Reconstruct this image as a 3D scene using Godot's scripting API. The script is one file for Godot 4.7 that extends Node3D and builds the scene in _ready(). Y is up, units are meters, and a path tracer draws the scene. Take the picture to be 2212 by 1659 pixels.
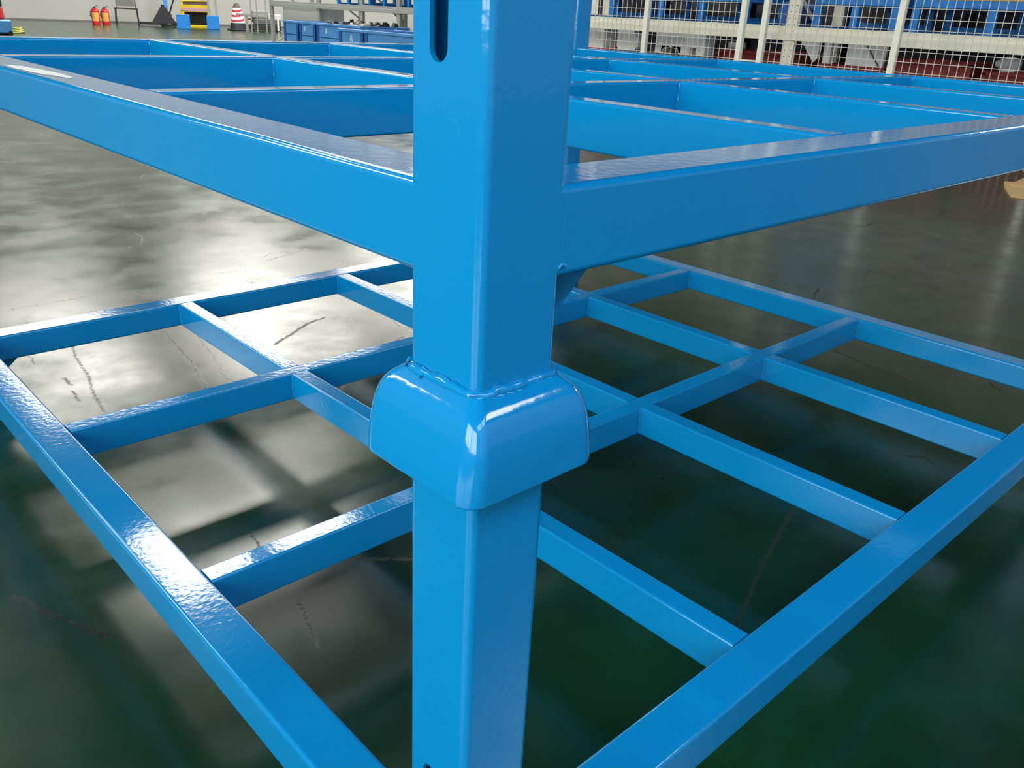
extends Node3D

# ---------------------------------------------------------------- materials
var M := {}
var rng := RandomNumberGenerator.new()

func paint(col: Color, rough: float, metal := 0.0, spec := 0.5) -> StandardMaterial3D:
	var m := StandardMaterial3D.new()
	m.albedo_color = col
	m.roughness = rough
	m.metallic = metal
	m.metallic_specular = spec
	return m

func noise_tex(freq: float, octaves: int, seed_: int, size: int, ramp: Array, as_normal := false, bump := 2.0) -> NoiseTexture2D:
	var n := FastNoiseLite.new()
	n.noise_type = FastNoiseLite.TYPE_SIMPLEX_SMOOTH
	n.frequency = freq
	n.fractal_octaves = octaves
	n.seed = seed_
	var t := NoiseTexture2D.new()
	t.width = size
	t.height = size
	t.seamless = true
	t.noise = n
	if as_normal:
		t.as_normal_map = true
		t.bump_strength = bump
	elif ramp.size() > 0:
		var g := Gradient.new()
		g.offsets = PackedFloat32Array([0.0, 0.5, 1.0])
		g.colors = PackedColorArray([ramp[0], ramp[1], ramp[2]])
		t.color_ramp = g
	return t

func enamel(col: Color, rough: float, peel: float) -> StandardMaterial3D:
	var m := paint(col, rough)
	m.uv1_triplanar = true
	m.uv1_scale = Vector3(7, 7, 7)
	m.normal_enabled = true
	m.normal_texture = M.peel
	m.normal_scale = peel
	return m

func make_materials() -> void:
	M.peel = noise_tex(0.018, 3, 11, 512, [], true, 1.6)
	M.blue = enamel(Color(0.018, 0.472, 0.71), 0.085, 0.2)
	M.blue.metallic_specular = 0.55
	M.weld = enamel(Color(0.018, 0.472, 0.71), 0.1, 0.3)
	M.dark_hole = paint(Color(0.03, 0.05, 0.09), 0.8)
	M.wall = paint(Color(0.675, 0.675, 0.665), 0.75)
	M.ceiling = paint(Color(0.24, 0.25, 0.26), 0.85)
	M.skirting = paint(Color(0.42, 0.42, 0.42), 0.7)
	M.cream = paint(Color(0.90, 0.90, 0.85), 0.4)
	M.wire = paint(Color(0.80, 0.79, 0.76), 0.45)
	M.rackwhite = paint(Color(0.87, 0.87, 0.81), 0.5)
	M.rackshade = paint(Color(0.60, 0.61, 0.60), 0.5)  # white racking's colour greyed to stand for missing direct light
	M.pallet = paint(Color(0.08, 0.46, 0.78), 0.4)
	M.bin = paint(Color(0.30, 0.55, 0.80), 0.3)
	M.bindark = paint(Color(0.07, 0.32, 0.62), 0.4)
	M.red = paint(Color(0.45, 0.10, 0.11), 0.55)
	M.redbright = paint(Color(0.72, 0.10, 0.13), 0.4)
	M.white = paint(Color(0.88, 0.89, 0.89), 0.4)
	M.panel = paint(Color(0.72, 0.74, 0.74), 0.45)
	M.black = paint(Color(0.07, 0.07, 0.09), 0.5)
	M.dark = paint(Color(0.14, 0.14, 0.17), 0.55)
	M.yellow = paint(Color(0.78, 0.68, 0.08), 0.45)
	M.navy = paint(Color(0.07, 0.09, 0.17), 0.5)
	M.label = paint(Color(0.85, 0.62, 0.28), 0.5)
	M.pink = paint(Color(0.70, 0.55, 0.60), 0.5)
	M.grey = paint(Color(0.52, 0.53, 0.51), 0.5)
	M.greydark = paint(Color(0.33, 0.34, 0.34), 0.5)
	M.brown = paint(Color(0.33, 0.27, 0.23), 0.6)
	M.steel = paint(Color(0.45, 0.44, 0.42), 0.5, 0.3)
	M.card = paint(Color(0.74, 0.62, 0.42), 0.8)
	M.hose = paint(Color(0.62, 0.62, 0.25), 0.5)
	M.green = paint(Color(0.05, 0.25, 0.22), 0.5)
	M.stripe = paint(Color(0.78, 0.22, 0.30), 0.5)
	M.mark = paint(Color(0.72, 0.84, 0.90), 0.6)
	M.window_frame = paint(Color(0.6, 0.62, 0.63), 0.5)
	var pane := paint(Color(0.5, 0.52, 0.53), 0.4)
	pane.emission_enabled = true
	pane.emission = Color(0.95, 0.98, 1.0)
	pane.emission_energy_multiplier = 1.2
	M.pane = pane
	make_floor_material()

# floor: scuffed green epoxy; texture covers 8 m and repeats
const FT := 8.0
const FS := 2048

func plot(data: PackedByteArray, x: float, z: float, rad: float, col: Color, a: float) -> void:
	var px := int(fposmod(x, FT) / FT * FS)
	var pz := int(fposmod(z, FT) / FT * FS)
	var r := int(ceil(rad))
	for j in range(-r, r + 1):
		for i in range(-r, r + 1):
			var d := sqrt(float(i * i + j * j)) / maxf(rad, 0.5)
			if d > 1.0: continue
			var k := (posmod(pz + j, FS) * FS + posmod(px + i, FS)) * 3
			var w := a * (1.0 - d * d)
			data[k] = int(lerpf(data[k], col.r * 255.0, w))
			data[k + 1] = int(lerpf(data[k + 1], col.g * 255.0, w))
			data[k + 2] = int(lerpf(data[k + 2], col.b * 255.0, w))

func stroke(data: PackedByteArray, pts: Array, rad: float, col: Color, a: float) -> void:
	for s in range(pts.size() - 1):
		var p: Vector2 = pts[s]
		var q: Vector2 = pts[s + 1]
		var n := int(p.distance_to(q) / (FT / FS) * 1.2) + 1
		for i in range(n):
			var t := float(i) / n
			var c := p.lerp(q, t)
			plot(data, c.x + rng.randf_range(-0.003, 0.003), c.y + rng.randf_range(-0.003, 0.003), rad, col, a * rng.randf_range(0.25, 1.0))

func mark(data: PackedByteArray, rdata: PackedByteArray, pts: Array, rad: float, col: Color, a: float) -> void:
	stroke(data, pts, rad, col, a)
	stroke(rdata, pts, rad * 0.9, Color(0.8, 0.8, 0.8), a * 0.65)

func make_floor_material() -> void:
	var n1 := FastNoiseLite.new()
	n1.seed = 5; n1.frequency = 0.006; n1.fractal_octaves = 5
	var n2 := FastNoiseLite.new()
	n2.seed = 9; n2.frequency = 0.03; n2.fractal_octaves = 4
	var a := n1.get_seamless_image(1024, 1024).get_data()
	var b := n2.get_seamless_image(1024, 1024).get_data()
	var small := PackedByteArray()
	small.resize(1024 * 1024 * 3)
	for i in range(1024 * 1024):
		var u := a[i] / 255.0
		var v := b[i] / 255.0
		var w := u * 0.65 + v * 0.35
		small[i * 3] = int(3.0 + 14.0 * w + 8.0 * (1.0 - u))
		small[i * 3 + 1] = int(31.0 + 34.0 * w)
		small[i * 3 + 2] = int(17.0 + 18.0 * v + 7.0 * u)
	var im := Image.create_from_data(1024, 1024, false, Image.FORMAT_RGB8, small)
	im.resize(FS, FS, Image.INTERPOLATE_CUBIC)
	var data := im.get_data()
	var n3 := FastNoiseLite.new()
	n3.seed = 31; n3.frequency = 0.02; n3.fractal_octaves = 6; n3.fractal_gain = 0.62
	var rb := n3.get_seamless_image(1024, 1024).get_data()
	var rsmall := PackedByteArray()
	rsmall.resize(1024 * 1024 * 3)
	for i in range(1024 * 1024):
		var g := int(34.0 + 40.0 * rb[i] / 255.0 + 6.0 * a[i] / 255.0)
		rsmall[i * 3] = g
		rsmall[i * 3 + 1] = g
		rsmall[i * 3 + 2] = g
	var rim := Image.create_from_data(1024, 1024, false, Image.FORMAT_RGB8, rsmall)
	rim.resize(FS, FS, Image.INTERPOLATE_CUBIC)
	var rdata := rim.get_data()
	var rub := Color(0.015, 0.02, 0.018)
	var tan_ := Color(0.2, 0.18, 0.13)
	mark(data, rdata, [Vector2(0.67, -2.4), Vector2(0.65, -2.24), Vector2(0.63, -2.09), Vector2(0.58, -1.87), Vector2(0.5, -1.6)], 1.4, rub, 0.75)
	mark(data, rdata, [Vector2(0.74, -2.28), Vector2(0.71, -2.12), Vector2(0.69, -2.02), Vector2(0.65, -1.87)], 1.0, rub, 0.5)
	mark(data, rdata, [Vector2(0.67, -2.0), Vector2(0.655, -1.96), Vector2(0.66, -1.86)], 1.1, rub, 0.6)
	mark(data, rdata, [Vector2(0.40, -2.5), Vector2(0.36, -2.31), Vector2(0.34, -2.14), Vector2(0.31, -2.01), Vector2(0.29, -1.87)], 1.2, rub, 0.5)
	mark(data, rdata, [Vector2(0.91, -2.06), Vector2(0.98, -2.1), Vector2(1.11, -2.18), Vector2(1.19, -2.2)], 1.9, rub, 0.6)
	mark(data, rdata, [Vector2(0.28, -2.17), Vector2(0.28, -2.1)], 1.2, rub, 0.7)
	mark(data, rdata, [Vector2(0.27, -2.06), Vector2(0.26, -1.98)], 1.2, rub, 0.6)
	mark(data, rdata, [Vector2(1.37, -0.38), Vector2(1.1, -0.3), Vector2(0.99, -0.26), Vector2(0.88, -0.22)], 1.5, tan_, 0.5)
	mark(data, rdata, [Vector2(0.32, -1.08), Vector2(0.31, -1.02)], 0.8, rub, 0.7)
	mark(data, rdata, [Vector2(0.28, -0.81), Vector2(0.24, -0.67)], 0.8, rub, 0.7)
	for i in range(240):
		var p := Vector2(rng.randf_range(0, FT), rng.randf_range(0, FT))
		var dir := Vector2.from_angle(rng.randf_range(0, TAU)) * rng.randf_range(0.03, 0.3)
		mark(data, rdata, [p, p + dir * 0.5 + Vector2(rng.randf_range(-0.03, 0.03), 0), p + dir], rng.randf_range(0.8, 1.8), rub if i % 3 else tan_, rng.randf_range(0.15, 0.5))
	for i in range(90):
		var p := Vector2(rng.randf_range(0, FT), rng.randf_range(0, FT))
		for k in range(14):
			plot(data, p.x + rng.randf_range(-0.07, 0.07), p.y + rng.randf_range(-0.04, 0.04), rng.randf_range(1.5, 5.0), rub, 0.16)
	var tex := ImageTexture.create_from_image(Image.create_from_data(FS, FS, false, Image.FORMAT_RGB8, data))
	var m := StandardMaterial3D.new()
	m.albedo_texture = tex
	m.roughness_texture = ImageTexture.create_from_image(Image.create_from_data(FS, FS, false, Image.FORMAT_RGB8, rdata))
	m.roughness_texture_channel = BaseMaterial3D.TEXTURE_CHANNEL_GREEN
	m.roughness = 1.0
	m.metallic_specular = 0.5
	m.normal_enabled = true
	m.normal_texture = noise_tex(0.01, 3, 33, 1024, [], true, 3.0)
	m.normal_scale = 0.05
	M.floor = m

# ---------------------------------------------------------------- mesh builder
class MB:
	var v := PackedVector3Array()
	var n := PackedVector3Array()
	func tri(a: Vector3, b: Vector3, c: Vector3, na: Vector3, nb: Vector3, nc: Vector3) -> void:
		var g := (b - a).cross(c - a)
		if g.length_squared() < 1e-16: return
		if g.dot(na + nb + nc) > 0.0:
			v.append_array([a, c, b]); n.append_array([na, nc, nb])
		else:
			v.append_array([a, b, c]); n.append_array([na, nb, nc])
	func quad(a: Vector3, b: Vector3, c: Vector3, d: Vector3, na: Vector3, nb: Vector3, nc: Vector3, nd: Vector3) -> void:
		tri(a, b, c, na, nb, nc)
		tri(a, c, d, na, nc, nd)
	func flat(a: Vector3, b: Vector3, c: Vector3, d: Vector3, nn: Vector3) -> void:
		quad(a, b, c, d, nn, nn, nn, nn)
	# extruded closed profile in the plane of s,u with smooth normals
	func extrude(a: Vector3, b: Vector3, s: Vector3, u: Vector3, pts: Array, nrm: Array, caps := true) -> void:
		var k := pts.size()
		var d := (b - a).normalized()
		for i in range(k):
			var j := (i + 1) % k
			var p: Vector3 = s * pts[i].x + u * pts[i].y
			var q: Vector3 = s * pts[j].x + u * pts[j].y
			var np: Vector3 = s * nrm[i].x + u * nrm[i].y
			var nq: Vector3 = s * nrm[j].x + u * nrm[j].y
			quad(a + p, a + q, b + q, b + p, np, nq, nq, np)
			if caps:
				tri(a, a + p, a + q, -d, -d, -d)
				tri(b, b + p, b + q, d, d, d)
	# rounded rectangular bar from a to b (centre line)
	func bar(a: Vector3, b: Vector3, w: float, h: float, r: float, up := Vector3.UP, seg := 4) -> void:
		var d := (b - a).normalized()
		var s := d.cross(up).normalized()
		if s.length() < 0.5: s = d.cross(Vector3.RIGHT).normalized()
		var u := s.cross(d).normalized()
		var pts := []
		var nrm := []
		var cs := [Vector2(w * 0.5 - r, h * 0.5 - r), Vector2(-w * 0.5 + r, h * 0.5 - r), Vector2(-w * 0.5 + r, -h * 0.5 + r), Vector2(w * 0.5 - r, -h * 0.5 + r)]
		for c in range(4):
			for i in range(seg + 1):
				var e := Vector2.from_angle((c + float(i) / seg) * PI * 0.5)
				pts.append(cs[c] + e * r)
				nrm.append(e)
		extrude(a, b, s, u, pts, nrm)
	func box(lo: Vector3, hi: Vector3, r := 0.0) -> void:
		# chamfered box
		var c := (lo + hi) * 0.5
		var e := (hi - lo) * 0.5
		r = minf(r, minf(e.x, minf(e.y, e.z)) * 0.9)
		for ax in range(3):
			var bx := (ax + 1) % 3
			var cx := (ax + 2) % 3
			for sg in [-1.0, 1.0]:
				var nn := Vector3.ZERO
				nn[ax] = sg
				var q := []
				for t in [[-1, -1], [1, -1], [1, 1], [-1, 1]]:
					var p := Vector3.ZERO
					p[ax] = sg * e[ax]
					p[bx] = t[0] * (e[bx] - r)
					p[cx] = t[1] * (e[cx] - r)
					q.append(c + p)
				flat(q[0], q[1], q[2], q[3], nn)
				if r > 0.0:
					for sb in [-1.0, 1.0]:
						var n2 := Vector3.ZERO
						n2[bx] = sb
						var m := (nn + n2).normalized()
						var f := []
						for t in [-1.0, 1.0]:
							var p := Vector3.ZERO
							p[ax] = sg * e[ax]; p[bx] = sb * (e[bx] - r); p[cx] = t * (e[cx] - r)
							var p2 := p
							p2[ax] = sg * (e[ax] - r); p2[bx] = sb * e[bx]
							f.append([c + p, c + p2])
						flat(f[0][0], f[0][1], f[1][1], f[1][0], m)
		if r > 0.0:
			for i in range(8):
				var sg := Vector3(1 if i & 1 else -1, 1 if i & 2 else -1, 1 if i & 4 else -1)
				var k := e * sg
				var m := sg.normalized()
				tri(c + k - Vector3(0, sg.y, sg.z) * r, c + k - Vector3(sg.x, 0, sg.z) * r, c + k - Vector3(sg.x, sg.y, 0) * r, m, m, m)
	func cyl(a: Vector3, b: Vector3, r1: float, r2: float, seg := 16, caps := true) -> void:
		var d := (b - a).normalized()
		var s := d.cross(Vector3.UP)
		if s.length() < 0.1: s = d.cross(Vector3.RIGHT)
		s = s.normalized()
		var u := s.cross(d)
		for i in range(seg):
			var e := s * cos(TAU * i / seg) + u * sin(TAU * i / seg)
			var f := s * cos(TAU * (i + 1) / seg) + u * sin(TAU * (i + 1) / seg)
			quad(a + e * r1, a + f * r1, b + f * r2, b + e * r2, e, f, f, e)
			if caps:
				tri(a, a + e * r1, a + f * r1, -d, -d, -d)
				tri(b, b + e * r2, b + f * r2, d, d, d)
	func lathe(o: Vector3, prof: Array, seg := 20) -> void:
		for k in range(prof.size() - 1):
			var p: Vector2 = prof[k]
			var q: Vector2 = prof[k + 1]
			var t := (q - p).normalized()
			var nr := Vector2(t.y, -t.x)
			for i in range(seg):
				var e := Vector3(cos(TAU * i / seg), 0, sin(TAU * i / seg))
				var f := Vector3(cos(TAU * (i + 1) / seg), 0, sin(TAU * (i + 1) / seg))
				var ne := e * nr.x + Vector3.UP * nr.y
				var nf := f * nr.x + Vector3.UP * nr.y
				quad(o + e * p.x + Vector3.UP * p.y, o + f * p.x + Vector3.UP * p.y, o + f * q.x + Vector3.UP * q.y, o + e * q.x + Vector3.UP * q.y, ne, nf, nf, ne)
	func tube(pts: Array, rad: Array, seg := 8, closed := false) -> void:
		var k := pts.size()
		var rings := []
		for i in range(k):
			var prev: Vector3 = pts[posmod(i - 1, k)] if closed else pts[maxi(i - 1, 0)]
			var nxt: Vector3 = pts[posmod(i + 1, k)] if closed else pts[mini(i + 1, k - 1)]
			var d := (nxt - prev).normalized()
			var s := d.cross(Vector3.UP)
			if s.length() < 0.2: s = d.cross(Vector3.RIGHT)
			s = s.normalized()
			var u := s.cross(d)
			var ring := []
			for j in range(seg):
				ring.append(s * cos(TAU * j / seg) + u * sin(TAU * j / seg))
			rings.append(ring)
		for i in range(k if closed else k - 1):
			var i2 := (i + 1) % k
			for j in range(seg):
				var j2 := (j + 1) % seg
				quad(pts[i] + rings[i][j] * rad[i], pts[i] + rings[i][j2] * rad[i], pts[i2] + rings[i2][j2] * rad[i2], pts[i2] + rings[i2][j] * rad[i2], rings[i][j], rings[i][j2], rings[i2][j2], rings[i2][j])
	# closed rings joined into a smooth skin (outward = away from centre axis)
	func skin(rings: Array, flip := false) -> void:
		var rc := rings.size()
		var k: int = rings[0].size()
		var nn := []
		for i in range(rc):
			var row := []
			for j in range(k):
				var a: Vector3 = rings[mini(i + 1, rc - 1)][j] - rings[maxi(i - 1, 0)][j]
				var b: Vector3 = rings[i][(j + 1) % k] - rings[i][posmod(j - 1, k)]
				var g := b.cross(a).normalized()
				row.append(-g if flip else g)
			nn.append(row)
		for i in range(rc - 1):
			for j in range(k):
				var j2 := (j + 1) % k
				quad(rings[i][j], rings[i][j2], rings[i + 1][j2], rings[i + 1][j], nn[i][j], nn[i][j2], nn[i + 1][j2], nn[i + 1][j])
	func prism(poly: Array, off: Vector3, nn: Vector3) -> void:
		# flat polygon (fan from its first corner) extruded by off
		var k := poly.size()
		var mid := Vector3.ZERO
		for p in poly: mid += p / k
		for i in range(1, k - 1):
			tri(poly[0], poly[i], poly[i + 1], -nn, -nn, -nn)
			tri(poly[0] + off, poly[i] + off, poly[i + 1] + off, nn, nn, nn)
		for i in range(k):
			var a: Vector3 = poly[i]
			var b: Vector3 = poly[(i + 1) % k]
			var e := (b - a).cross(nn).normalized()
			if e.dot((a + b) * 0.5 - mid) < 0.0: e = -e
			flat(a, b, b + off, a + off, e)
	func mesh() -> ArrayMesh:
		var arr := []
		arr.resize(Mesh.ARRAY_MAX)
		arr[Mesh.ARRAY_VERTEX] = v
		arr[Mesh.ARRAY_NORMAL] = n
		var am := ArrayMesh.new()
		am.add_surface_from_arrays(Mesh.PRIMITIVE_TRIANGLES, arr)
		return am

# ---------------------------------------------------------------- scene tree helpers
var taken := {}

func numbered(called: String) -> String:
	if not taken.has(called):
		taken[called] = 0
		return called
	taken[called] += 1
	return "%s_%03d" % [called, taken[called]]

func tag(o: Node, label: String, category: String, group := "") -> void:
	o.set_meta("label", label)
	o.set_meta("category", category)
	if group != "": o.set_meta("group", group)

func thing(called: String, label: String, category: String, pos := Vector3.ZERO, turn := 0.0, group := "") -> Node3D:
	var o := Node3D.new()
	o.name = numbered(called)
	add_child(o, true)
	o.position = pos
	o.rotation.y = turn
	tag(o, label, category, group)
	return o

func part(called: String, mb, mat: Material, parent: Node) -> MeshInstance3D:
	var o := MeshInstance3D.new()
	o.name = called
	o.mesh = mb if mb is Mesh else mb.mesh()
	o.material_override = mat
	o.cast_shadow = GeometryInstance3D.SHADOW_CASTING_SETTING_ON
	parent.add_child(o, true)
	return o

func single(called: String, label: String, category: String, mb, mat: Material, pos := Vector3.ZERO, turn := 0.0, group := "") -> MeshInstance3D:
	var o := part(numbered(called), mb, mat, self)
	o.position = pos
	o.rotation.y = turn
	tag(o, label, category, group)
	return o

func struct(called: String, mb, mat: Material) -> MeshInstance3D:
	var o := part(called, mb, mat, self)
	o.set_meta("kind", "structure")
	return o

func boxmb(lo: Vector3, hi: Vector3, r := 0.0) -> MB:
	var m := MB.new()
	m.box(lo, hi, r)
	return m

# ---------------------------------------------------------------- camera and light
func setup_view() -> void:
	var cam := Camera3D.new()
	cam.name = "camera"
	var ya := deg_to_rad(45.916)
	var pi_ := deg_to_rad(-23.4816)
	var ro := deg_to_rad(2.9873)
	var fh := Vector3(cos(ya), 0, -sin(ya))
	var rt := Vector3(sin(ya), 0, cos(ya))
	var fw := fh * cos(pi_) + Vector3.UP * sin(pi_)
	var up := Vector3.UP * cos(pi_) - fh * sin(pi_)
	var r2 := rt * cos(ro) + up * sin(ro)
	var u2 := up * cos(ro) - rt * sin(ro)
	cam.transform = Transform3D(Basis(r2, u2, -fw), Vector3(-0.3667, 1.0583, 0.4148))
	cam.fov = 48.5226
	cam.near = 0.02
	cam.far = 200.0
	add_child(cam)
	cam.current = true
	var env := Environment.new()
	env.background_mode = Environment.BG_SKY
	var sky := Sky.new()
	var sm := ProceduralSkyMaterial.new()
	sm.sky_top_color = Color(0.55, 0.65, 0.8)
	sm.sky_horizon_color = Color(0.8, 0.84, 0.88)
	sm.ground_bottom_color = Color(0.3, 0.3, 0.3)
	sm.ground_horizon_color = Color(0.7, 0.7, 0.7)
	sky.sky_material = sm
	env.sky = sky
	env.tonemap_mode = Environment.TONE_MAPPER_LINEAR
	env.tonemap_exposure = EXPOSURE
	env.sdfgi_enabled = true
	env.ssao_enabled = true
	env.ssil_enabled = true
	var we := WorldEnvironment.new()
	we.environment = env
	add_child(we)

const EXPOSURE := 1.0
const SKY_E := 5.5      # skylight panels
const WIN_E := 2.1      # tall side windows
const ROOF := 9.0

func area(called: String, pos: Vector3, rot: Vector3, size: Vector2, e: float, tint := Color(1.0, 0.985, 0.93)) -> void:
	var l := AreaLight3D.new()
	l.name = called
	l.area_size = size
	l.area_normalize_energy = false
	l.light_energy = e
	l.light_color = tint
	l.light_specular = 1.0
	l.position = pos
	l.rotation_degrees = rot
	l.set("area_range", 80.0)
	l.shadow_enabled = true
	add_child(l, true)

var win_no := 0

func skylight_or_fill(x0: float, x1: float, z0: float, z1: float, e := SKY_E, tint := Color(1.0, 0.985, 0.94)) -> void:
	win_no += 1
	var w := Node3D.new()
	w.name = "window_or_fill_%d" % win_no
	w.set_meta("kind", "structure")
	add_child(w, true)
	part("pane", boxmb(Vector3(x0, ROOF - 0.03, z0), Vector3(x1, ROOF - 0.01, z1)), M.pane, w)
	var f := MB.new()
	for s in [[x0 - 0.05, x0, z0, z1], [x1, x1 + 0.05, z0, z1], [x0 - 0.05, x1 + 0.05, z0 - 0.05, z0], [x0 - 0.05, x1 + 0.05, z1, z1 + 0.05]]:
		f.box(Vector3(s[0], ROOF - 0.06, s[2]), Vector3(s[1], ROOF, s[3]))
	part("frame", f, M.window_frame, w)
	area("skylight_or_fill_light", Vector3((x0 + x1) / 2, ROOF - 0.05, (z0 + z1) / 2), Vector3(-90, 0, 0), Vector2(x1 - x0, z1 - z0), e, tint)

func side_window_or_fill(z0: float, z1: float, y0: float, y1: float, e: float) -> void:
	win_no += 1
	var w := Node3D.new()
	w.name = "window_or_fill_%d" % win_no
	w.set_meta("kind", "structure")
	add_child(w, true)
	part("pane", boxmb(Vector3(WX - 0.12, y0, z0), Vector3(WX - 0.10, y1, z1)), M.pane, w)
	var f := MB.new()
	var n := 3
	for i in range(n + 1):
		var z := lerpf(z0, z1, float(i) / n)
		f.box(Vector3(WX - 0.16, y0, z - 0.03), Vector3(WX - 0.06, y1, z + 0.03))
	for i in range(3):
		var y := lerpf(y0, y1, i / 2.0)
		f.box(Vector3(WX - 0.15, y - 0.03, z0), Vector3(WX - 0.07, y + 0.03, z1))
	part("frame", f, M.window_frame, w)
	area("side_window_or_fill_light", Vector3(WX - 0.03, (y0 + y1) / 2, (z0 + z1) / 2), Vector3(0, -90, 0), Vector2(z1 - z0, y1 - y0), e)

const WX := -6.0
const XR := 30.0
const ZB := -36.0
const ZF := 9.0

func build_hall() -> void:
	var fl := ArrayMesh.new()
	var arr := []
	arr.resize(Mesh.ARRAY_MAX)
	var c := [Vector3(WX - 0.3, 0, ZB - 0.3), Vector3(XR + 0.3, 0, ZB - 0.3), Vector3(XR + 0.3, 0, ZF + 0.3), Vector3(WX - 0.3, 0, ZF + 0.3)]
	var vs := PackedVector3Array([c[0], c[1], c[2], c[0], c[2], c[3]])
	var uvs := PackedVector2Array()
	var ns := PackedVector3Array()
	for p in vs:
		uvs.append(Vector2(p.x / FT, p.z / FT))
		ns.append(Vector3.UP)
	var tg := PackedFloat32Array()
	for p in vs: tg.append_array([1.0, 0.0, 0.0, 1.0])
	arr[Mesh.ARRAY_VERTEX] = vs
	arr[Mesh.ARRAY_NORMAL] = ns
	arr[Mesh.ARRAY_TANGENT] = tg
	arr[Mesh.ARRAY_TEX_UV] = uvs
	fl.add_surface_from_arrays(Mesh.PRIMITIVE_TRIANGLES, arr)
	var f := struct("floor", fl, M.floor)
	part("slab", boxmb(Vector3(WX - 0.3, -0.25, ZB - 0.3), Vector3(XR + 0.3, -0.01, ZF + 0.3)), M.grey, f)
	struct("ceiling", boxmb(Vector3(WX - 0.3, ROOF, ZB - 0.3), Vector3(XR + 0.3, ROOF + 0.2, ZF + 0.3)), M.ceiling)
	struct("wall_back", boxmb(Vector3(WX - 0.3, 0, ZB - 0.3), Vector3(XR + 0.3, ROOF, ZB)), M.wall)
	struct("wall_front", boxmb(Vector3(WX - 0.3, 0, ZF), Vector3(XR + 0.3, ROOF, ZF + 0.3)), M.wall)
	struct("wall_right", boxmb(Vector3(XR, 0, ZB), Vector3(XR + 0.3, ROOF, ZF)), M.wall)
	struct("baseboard_back", boxmb(Vector3(WX, 0, ZB), Vector3(XR, 0.06, ZB + 0.02)), M.skirting)
	# left wall, two tall windows; the high pair is added to brighten the racking
	var wl := MB.new()
	var spans := [[-18.4, -14.4, 6.5, 8.6, 7.0], [-14.0, -10.0, 6.5, 8.6, 7.0], [-3.4, 1.0, 1.0, 5.9, WIN_E], [1.3, 5.7, 1.0, 5.9, WIN_E]]
	var z := ZB
	for s in spans:
		wl.box(Vector3(WX - 0.3, 0, z), Vector3(WX, ROOF, s[0]))
		wl.box(Vector3(WX - 0.3, 0, s[0]), Vector3(WX, s[2], s[1]))
		wl.box(Vector3(WX - 0.3, s[3], s[0]), Vector3(WX, ROOF, s[1]))
		side_window_or_fill(s[0], s[1], s[2], s[3], s[4])
		z = s[1]
	wl.box(Vector3(WX - 0.3, 0, z), Vector3(WX, ROOF, ZF))
	struct("wall_left", wl, M.wall)
	# roof panels; those noted below are added fill light
	skylight_or_fill(3.9, 5.72, -14.6, -11.9)
	skylight_or_fill(5.98, 7.6, -14.6, -11.9)
	skylight_or_fill(-1.6, 0.4, -14.6, -11.9, SKY_E * 0.5)
	skylight_or_fill(5.6, 8.4, 4.6, 7.0, SKY_E * 0.7)
	skylight_or_fill(-5.0, -1.0, 4.4, 8.4, 2.2, Color(0.72, 0.85, 1.0))  # added cool fill behind the camera, lifts tops and shaded faces
	skylight_or_fill(0.0, 4.0, 4.4, 8.4, 2.2, Color(0.72, 0.85, 1.0))  # second added cool fill panel, out of view like its neighbour
	for row in [[-29.4, -25.2], [-25.0, -20.8]]:
		skylight_or_fill(4.4, 7.8, row[0], row[1], SKY_E * 0.6)
		skylight_or_fill(10.7, 14.3, row[0], row[1])
		skylight_or_fill(17.6, 21.2, row[0], row[1])
	skylight_or_fill(24.4, 28.0, -33.0, -28.8, SKY_E * 1.4)  # unseen panel added to brighten the right end of the hall
	skylight_or_fill(25.4, 29.0, 0.0, 4.0, SKY_E * 1.4)  # unseen panel added to lighten the right wall

# ---------------------------------------------------------------- stacking racks
const PW := 0.08
const PR := 0.0078
const CUP_H := 0.2176   # top of the frame above the cup's rim
const RA := 2.2932
const RB := 2.0774
const RH := 0.068
const RW := 0.0694
const BH := 0.0692
const BW := 0.0426
const STACK := 0.7315

func rsq(lo: float, hi: float, r: float, y: float, seg: int, sub: int) -> Array:
	# ring: rounded square x in lo..hi, z in -hi..-lo, counter-clockwise seen from above
	var out := []
	var cs := [Vector2(hi - r, hi - r), Vector2(lo + r, hi - r), Vector2(lo + r, lo + r), Vector2(hi - r, lo + r)]
	for c in range(4):
		for i in range(seg + 1):
			var e := Vector2.from_angle((c + float(i) / seg) * PI * 0.5)
			var p: Vector2 = cs[c] + e * r
			out.append(Vector3(p.x, y, -p.y))
		var e2 := Vector2.from_angle((c + 1) * PI * 0.5)
		var a: Vector2 = cs[c] + e2 * r
		var b: Vector2 = cs[(c + 1) % 4] + e2 * r
		for i in range(1, sub):
			var p := a.lerp(b, float(i) / sub)
			out.append(Vector3(p.x, y, -p.y))
	return out

func slot_face(mb: MB, x: float, z0: float, z1: float, y0: float, y1: float, zc: float, hw: float, s0: float, s1: float, nn: Vector3) -> void:
	mb.flat(Vector3(x, y0, z0), Vector3(x, y0, zc - hw), Vector3(x, y1, zc - hw), Vector3(x, y1, z0), nn)
	mb.flat(Vector3(x, y0, zc + hw), Vector3(x, y0, z1), Vector3(x, y1, z1), Vector3(x, y1, zc + hw), nn)
	var k := 14
	for i in range(k):
		var a := PI * i / k
		var b := PI * (i + 1) / k
		var za := zc - hw * cos(a)
		var zb := zc - hw * cos(b)
		mb.flat(Vector3(x, y0, za), Vector3(x, y0, zb), Vector3(x, s0 + hw - hw * sin(b), zb), Vector3(x, s0 + hw - hw * sin(a), za), nn)
		mb.flat(Vector3(x, y1, za), Vector3(x, y1, zb), Vector3(x, s1 - hw + hw * sin(b), zb), Vector3(x, s1 - hw + hw * sin(a), za), nn)

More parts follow.
